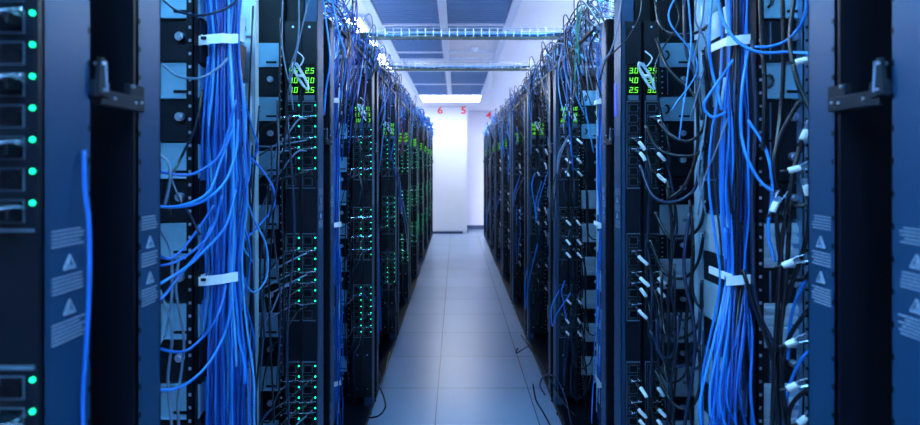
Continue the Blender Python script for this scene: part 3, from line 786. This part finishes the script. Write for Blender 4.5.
# ---------------------------------------------------------------- overhead cable ladders, cables on top of the rows
for s in (-1, 1):
    sd = 'left' if s < 0 else 'right'
    t = empty('cable_ladder', (X(s, .18), 2.35, 2.085), 'metal cable ladder running along the top of the %s rack row' % sd, 'cable tray')
    m = MB()
    for u in (-.16, .18): MB().box(s*u-.008, s*u+.008, 0, 9.15, 0, .014).build('side_rail', 'rack_dark', t)
    rg = MB().box(-.17, .17, 0, .025, .0, .015).mesh('rung', 'rail')
    for i in range(31): child('rung', rg, t, (0, i*.3, 0))
    cols = ['blue_a', 'black_cable', 'navy_cable', 'blue_c', 'grey_cable', 'blue_pale', 'black_cable', 'black_cable', 'blue_b', 'navy_cable']
    for i in range(100):
        c = RND.choice(cols); y0 = 2.3+7.5*RND.random()**1.2; L = RND.uniform(1.2, 4.0); y1 = min(11.5, y0+L); n = max(5, int((y1-y0)/.22))
        u = RND.uniform(.0, .32); z = RND.uniform(2.11, 2.25)
        pts = [(X(s, u+jit(.04)), y0+(y1-y0)*j/(n-1), z+jit(.025)) for j in range(n)]
        pts[0] = (X(s, u), y0, 2.0)
        cable(pts, RND.uniform(.004, .007), c, '%s cable lying along the top of the %s rack row' % (CN[c], sd), '%s cables along the top of the %s row' % (CN[c], sd), seg=3, n=4)
    # slack loops over the aisle edge
    for i in range(330):
        c = RND.choice(cols+(['blue_c', 'blue_a', 'black_cable'] if s < 0 else ['black_cable', 'grey_cable', 'navy_cable'])); y = 2.3+9.0*RND.random()**1.3
        u0 = RND.uniform(-.02, .12); dy = RND.uniform(.08, .5); h = RND.uniform(.10, .30); sg = RND.choice((-1, 1))
        top = RND.uniform(2.16, 2.31)
        if RND.random() < .5:   # drop down the rack edge
            pts = [(X(s, u0+.15), y, top-.04), (X(s, u0+.05), y+dy*.2, top), (X(s, u0*.5+jit(.02)), y+dy*.5, top-h*.5), (X(s, u0*.5+.01+jit(.02)), y+dy*.6, top-h*1.2), (X(s, u0+.03), y+dy*.6+jit(.05), top-h*RND.uniform(1.6, 3.0))]
        else:                   # arch
            pts = [(X(s, u0+.05), y, 2.10), (X(s, u0), y+dy*.25, top-.01), (X(s, u0-.01), y+dy*.6, top+jit(.02)), (X(s, u0+.02), y+dy, 2.12), (X(s, u0+.04), y+dy*1.1, 2.0)]
        cable(pts, RND.uniform(.0028, .0045), c, '%s cable arching over the top edge of the %s rack row' % (CN[c], sd), '%s loops over the top edge of the %s row' % (CN[c], sd), seg=4, n=4)
    # thick blue hanks at the far end
    for i in range(46 if s < 0 else 14):
        y = RND.uniform(7.0, 11.0); u = RND.uniform(-.02, .16)
        pts = [(X(s, u+jit(.05)), y+j*.14, RND.uniform(2.10, 2.34 if s < 0 else 2.28)) for j in range(6)]
        cable(pts, .012, RND.choice(['blue_b', 'blue_a']), 'thick bright blue cable heaped on the far top end of the %s rack row' % sd, 'bright blue cables heaped at the far end of the %s row' % sd, seg=3, n=5)
    # small boxes perched on the ladder (wall-plate units)
    for i, (y, sz) in enumerate([(2.9, .12), (3.55, .16), (4.3, .10), (5.2, .12)]):
        t = empty('junction_box', (X(s, .13), y, 2.135), 'small steel junction box on the %s cable ladder, %s from the camera' % (sd, ORD[i]), 'junction box', 'junction boxes on the cable ladders')
        MB().box(-.07, .07, 0, .08, 0, sz).build('box', 'blue_steel', t, bevel=.002)
        m = MB()
        for x in (-.055, .055):
            for z in (.015, sz-.015): m.disc(x, z, .005, -.003, 0, 8)
        m.build('screw_row', 'screw', t)
        m = MB()
        for q in range(4): m.box(-.05+q*.026, -.032+q*.026, -.006, 0, sz*.4, sz*.4+.02)
        m.build('socket_row', 'rack_dark', t)

# cross trays over the aisle
for (y, lab, x0, x1) in ((3.42, 'nearer', -.60, .72), (4.52, 'farther', -.60, .70)):
    t = empty('wire_cable_tray', (0, y, 2.302), 'wire mesh cable tray crossing over the aisle, the %s one' % lab, 'cable tray', 'wire mesh trays across the aisle')
    m = MB(); n = int((x1-x0)/.05); r = .0024
    for i in range(n+1):
        x = x0+(x1-x0)*i/n
        m.tube([(x, -.045, .055), (x, -.045, .0), (x, .045, .0), (x, .045, .055)], r, 4)
    for (yy, z) in ((-.045, .055), (-.045, .028), (.045, .055), (.045, .028), (0, 0)): m.tube([(x0, yy, z), (x1, yy, z)], r, 4)
    m.build('mesh_basket', 'tray_wire', t)
    MB().box(x0-.02, x1+.02, -.050, -.036, -.016, .002).build('support_rail', 'tray_lip', t)
    for i in range(9 if lab == 'nearer' else 6):
        c = ['blue_pale', 'grey_cable', 'navy_cable', 'green_cable', 'blue_a', 'white_cable', 'blue_c', 'black_cable', 'grey_cable'][i]
        yy = y-.036+i*.009
        pts = [(x0-.15, yy, 2.20), (x0-.02, yy, 2.325)]+[(x0+(x1-x0)*j/7, yy+jit(.006), 2.31+abs(jit(.018))) for j in range(1, 7)]+[(x1+.02, yy, 2.325), (x1+.15, yy, 2.2)]
        cable(pts, .005, c, '%s cable lying in the %s wire tray over the aisle' % (CN[c], lab), '%s cables in the %s wire tray' % (CN[c], lab), seg=4, n=5)
for path in [[(578,8,2.3),(577,25,2.4),(576,50,2.6),(575,75,2.7),(576,95,2.8)], [(582,5,2.3),(580,20,2.4),(578,40,2.6),(579,64,2.7)]]:
    pc(path, 'green_cable', 'green wire dropping beside the third right rack from the ladder', 'green wires by the third right rack', .0028)
for path in [[(396,110,4.6),(401,125,4.7),(403,140,4.7),(400,155,4.6)], [(388,80,4.2),(394,100,4.3),(396,130,4.3),(390,160,4.3)]]:
    pc(path, 'red_cable' if path[0][0] == 396 else 'blue_a', 'loose %s wire hanging on the aisle side of the left row' % ('red' if path[0][0] == 396 else 'blue'), None, .004)

# loose hanging cables on the aisle faces, all along
for s in (-1, 1):
    sd = 'left' if s < 0 else 'right'
    for i in range(24 if s < 0 else 64):
        kk = RND.choice(range(2, 9)); y = YK[kk]-.12-RND.uniform(0, .5); u = RND.uniform(-.035, .05)
        z = RND.uniform(.5, 2.1); h = RND.uniform(.15, .6); w = RND.uniform(.05, .35)
        if s < 0: c = RND.choice(['navy_cable', 'black_cable', 'blue_c', 'grey_cable', 'navy_cable'])
        else: c = RND.choice(['blue_a', 'navy_cable', 'grey_cable', 'black_cable', 'blue_b', 'black_cable', 'navy_cable'])
        z0 = max(.05, z-h)
        if RND.random() < .6: pts = [(X(s, u+.06), y, z), (X(s, u), y+w*.3, z-h*.6*(z-z0)/h), (X(s, u-.01), y+w*.6, z0), (X(s, u), y+w*.9, z0+.4*(z-z0)), (X(s, u+.05), y+w, z0+.8*(z-z0))]
        else: pts = [(X(s, u+.03+jit(.02)), y+jit(.04), z-(z-z0)*j/4) for j in range(5)]
        cable(pts, RND.uniform(.003, .0048), c, 'loose %s cable hanging on the aisle side of the %s row' % (CN[c], sd), 'loose %s cables on the aisle side of the %s row' % (CN[c], sd), seg=4, n=4)
# cables spilling on to the floor
pc([(521,335,3.7),(528,345,3.45),(540,362,3.3),(552,382,3.2),(561,400,3.1),(575,415,3.0)], 'black_cable', 'black cable sagging out low at the foot of the third right rack', None, .006)
pc([(518,348,4.0),(516,353,3.98),(522,350,3.9),(528,346,3.7)], 'black_cable', 'short black cable end lying out at the foot of the fourth right rack', None, .005)
pc([(533,384,3.2),(536,400,3.1),(543,412,3.0),(550,425,2.9),(556,440,2.75)], 'black_cable', 'black cable curling on the floor at the lower right of the aisle', None, .005)
pc([(545,395,3.0),(540,385,3.1),(545,375,3.15),(556,378,3.1),(566,400,3.0),(572,430,2.8)], 'navy_cable', 'navy cable loop lifted off the floor by the third right rack', None, .005)
pc([(380,388,3.2),(384,398,3.15),(385,408,3.05),(378,416,3.02),(366,418,3.05)], 'black_cable', 'black cable loop at the foot of the third left rack', None, .005)
pc([(390,352,3.9),(386,368,3.6),(381,380,3.4),(379,372,3.4)], 'black_cable', 'small black cable loop beyond the third left rack foot', None, .005)

flush_cables()
# ---------------------------------------------------------------- world, camera
w = bpy.data.worlds.new('W'); S.world = w; w.use_nodes = True
w.node_tree.nodes['Background'].inputs[0].default_value = (.25, .45, 1, 1); w.node_tree.nodes['Background'].inputs[1].default_value = .05
cam = bpy.data.cameras.new('cam'); co = bpy.data.objects.new('camera', cam); COL.objects.link(co)
co.location = (0, 0, CAMH); co.rotation_euler = (PI/2, 0, 0)
cam.sensor_width = 36; cam.lens = F/920*36; cam.shift_x = (460-VX)/920; cam.shift_y = (VY-212.5)/920
cam.clip_start = .02; cam.dof.use_dof = True; cam.dof.focus_distance = 2.2; cam.dof.aperture_fstop = 3.2
S.camera = co
S.view_settings.view_transform = 'Standard'; S.view_settings.look = 'None'; S.view_settings.gamma = 1; S.view_settings.exposure = 0
S.view_settings.use_curve_mapping = False
